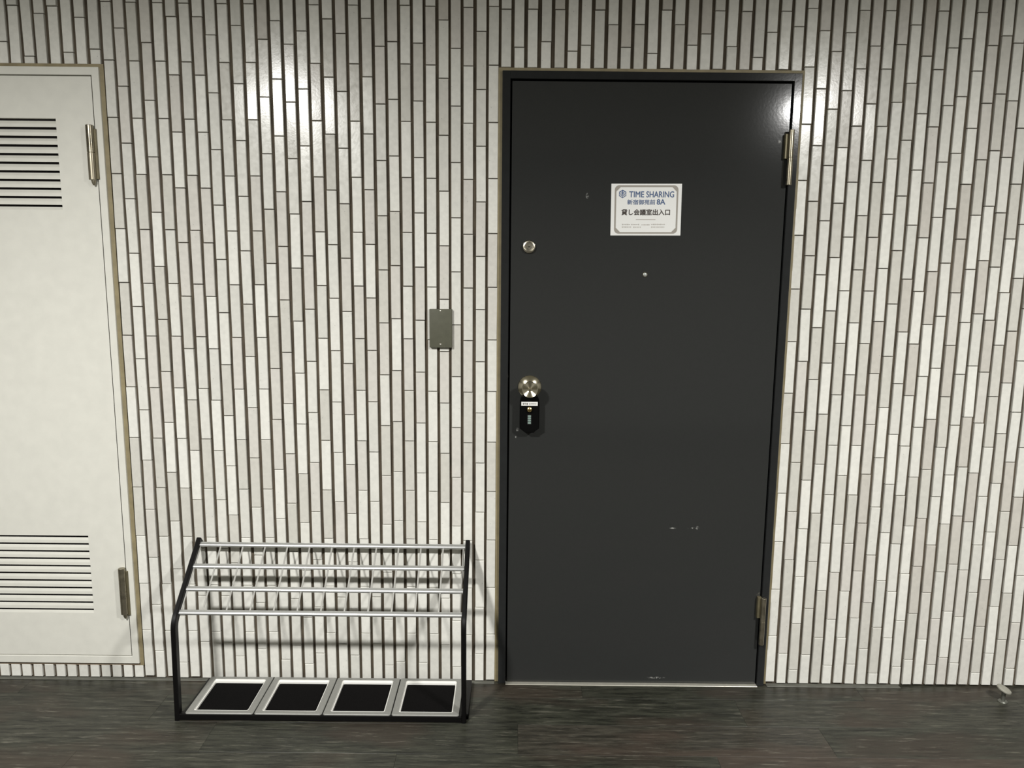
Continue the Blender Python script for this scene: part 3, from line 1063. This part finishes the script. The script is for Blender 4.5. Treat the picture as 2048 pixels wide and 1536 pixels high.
TX = [-1.0270, -0.8085, -0.5905, -0.3725, -0.1550]
for i in range(4):
    x0, x1 = TX[i] + 0.0018, TX[i + 1] - 0.0018
    y0, y1 = -0.2435, -0.0240
    ZT = 0.0245
    loops = [loop(x0, x1, y0, y1, 0.006, 0.0175), loop(x0, x1, y0, y1, 0.006, ZT - 0.0012), loop(x0 + 0.0012, x1 - 0.0012, y0 + 0.0012, y1 - 0.0012, 0.006, ZT),
             loop(x0 + 0.0205, x1 - 0.0205, y0 + 0.0165, y1 - 0.0165, 0.006, ZT)]
    bm = bmesh.new()
    V = [[bm.verts.new(p) for p in lp] for lp in loops]
    for a, b_ in zip(V, V[1:]):
        n = len(a)
        for k in range(n):
            bm.faces.new((a[k], a[(k + 1) % n], b_[(k + 1) % n], b_[k]))
    bmesh.ops.recalc_face_normals(bm, faces=bm.faces[:])
    tr = obj('drip_tray', bm, 'tray', us)
    # stepped inner lip, the light on its walls painted in as near-white
    loops = [loop(x0 + 0.0205, x1 - 0.0205, y0 + 0.0165, y1 - 0.0165, 0.006, ZT), loop(x0 + 0.0213, x1 - 0.0213, y0 + 0.0173, y1 - 0.0175, 0.006, ZT + 0.0006),
             loop(x0 + 0.0225, x1 - 0.0225, y0 + 0.0182, y1 - 0.0192, 0.006, ZT - 0.0035), loop(x0 + 0.0245, x1 - 0.0245, y0 + 0.0195, y1 - 0.0235, 0.005, ZT - 0.0045),
             loop(x0 + 0.0250, x1 - 0.0250, y0 + 0.0200, y1 - 0.0245, 0.005, ZT - 0.0110)]
    bm = bmesh.new()
    V = [[bm.verts.new(p) for p in lp] for lp in loops]
    for a, b_ in zip(V, V[1:]):
        n = len(a)
        for k in range(n):
            bm.faces.new((a[k], a[(k + 1) % n], b_[(k + 1) % n], b_[k]))
    bmesh.ops.recalc_face_normals(bm, faces=bm.faces[:])
    obj('lip', bm, 'tray_lip_lit', tr)
    obj('mat', B(x0 + 0.0245, x1 - 0.0245, y0 + 0.0195, y1 - 0.0240, 0.0104, 0.0142), 'mat', tr)

# ------------------------------------------------------------------ door stop on the floor
ds = thing('door_stop', 'small mushroom shaped grey door stop on the floor by the tiles', 'door stop', (1.664, -0.094, 0.0018))
obj('foot', lathe(bmesh.new(), [(0.0150, 0.0), (0.0150, 0.002), (0.0120, 0.0055), (0.0075, 0.0075)], (1.664, -0.094, 0.0), 'Z', 24), 'zinc', ds, smooth=True)
obj('post', lathe(bmesh.new(), [(0.0075, 0.006), (0.0065, 0.012), (0.0065, 0.034), (0.0100, 0.040)], (1.664, -0.094, 0.0), 'Z', 20), 'zinc', ds, smooth=True)
bm = lathe(bmesh.new(), [(0.0130, -0.006), (0.0225, -0.0045), (0.0235, -0.001), (0.0215, 0.003), (0.0120, 0.0060), (0.0020, 0.0068)], (0, 0, 0), 'Z', 28)
bmesh.ops.transform(bm, matrix=Matrix.Translation((1.666, -0.092, 0.045)) @ Matrix.Rotation(math.radians(22), 4, 'Y') @ Matrix.Rotation(math.radians(8), 4, 'X'), verts=bm.verts[:])
obj('rubber_cap', bm, 'rubber', ds, smooth=True)

# ------------------------------------------------------------------ ceiling downlights
for (lx, ly), where in zip(LIGHTS, ('round ceiling downlight towards the white cupboard door', 'round ceiling downlight towards the charcoal door hinges')):
    cl = thing('ceiling_downlight', where, 'ceiling light', (lx, ly, CEIL), group='ceiling downlights')
    obj('trim_ring', lathe(bmesh.new(), [(0.105, 0.0), (0.105, 0.006), (0.098, 0.012), (0.085, 0.010), (0.082, 0.001)], (lx, ly, CEIL), 'Z', 48, -1), 'white_paint', cl, smooth=True)
    obj('lens', lathe(bmesh.new(), [(0.082, 0.002), (0.080, 0.006), (0.001, 0.007)], (lx, ly, CEIL), 'Z', 48, -1), 'lens', cl, smooth=True)
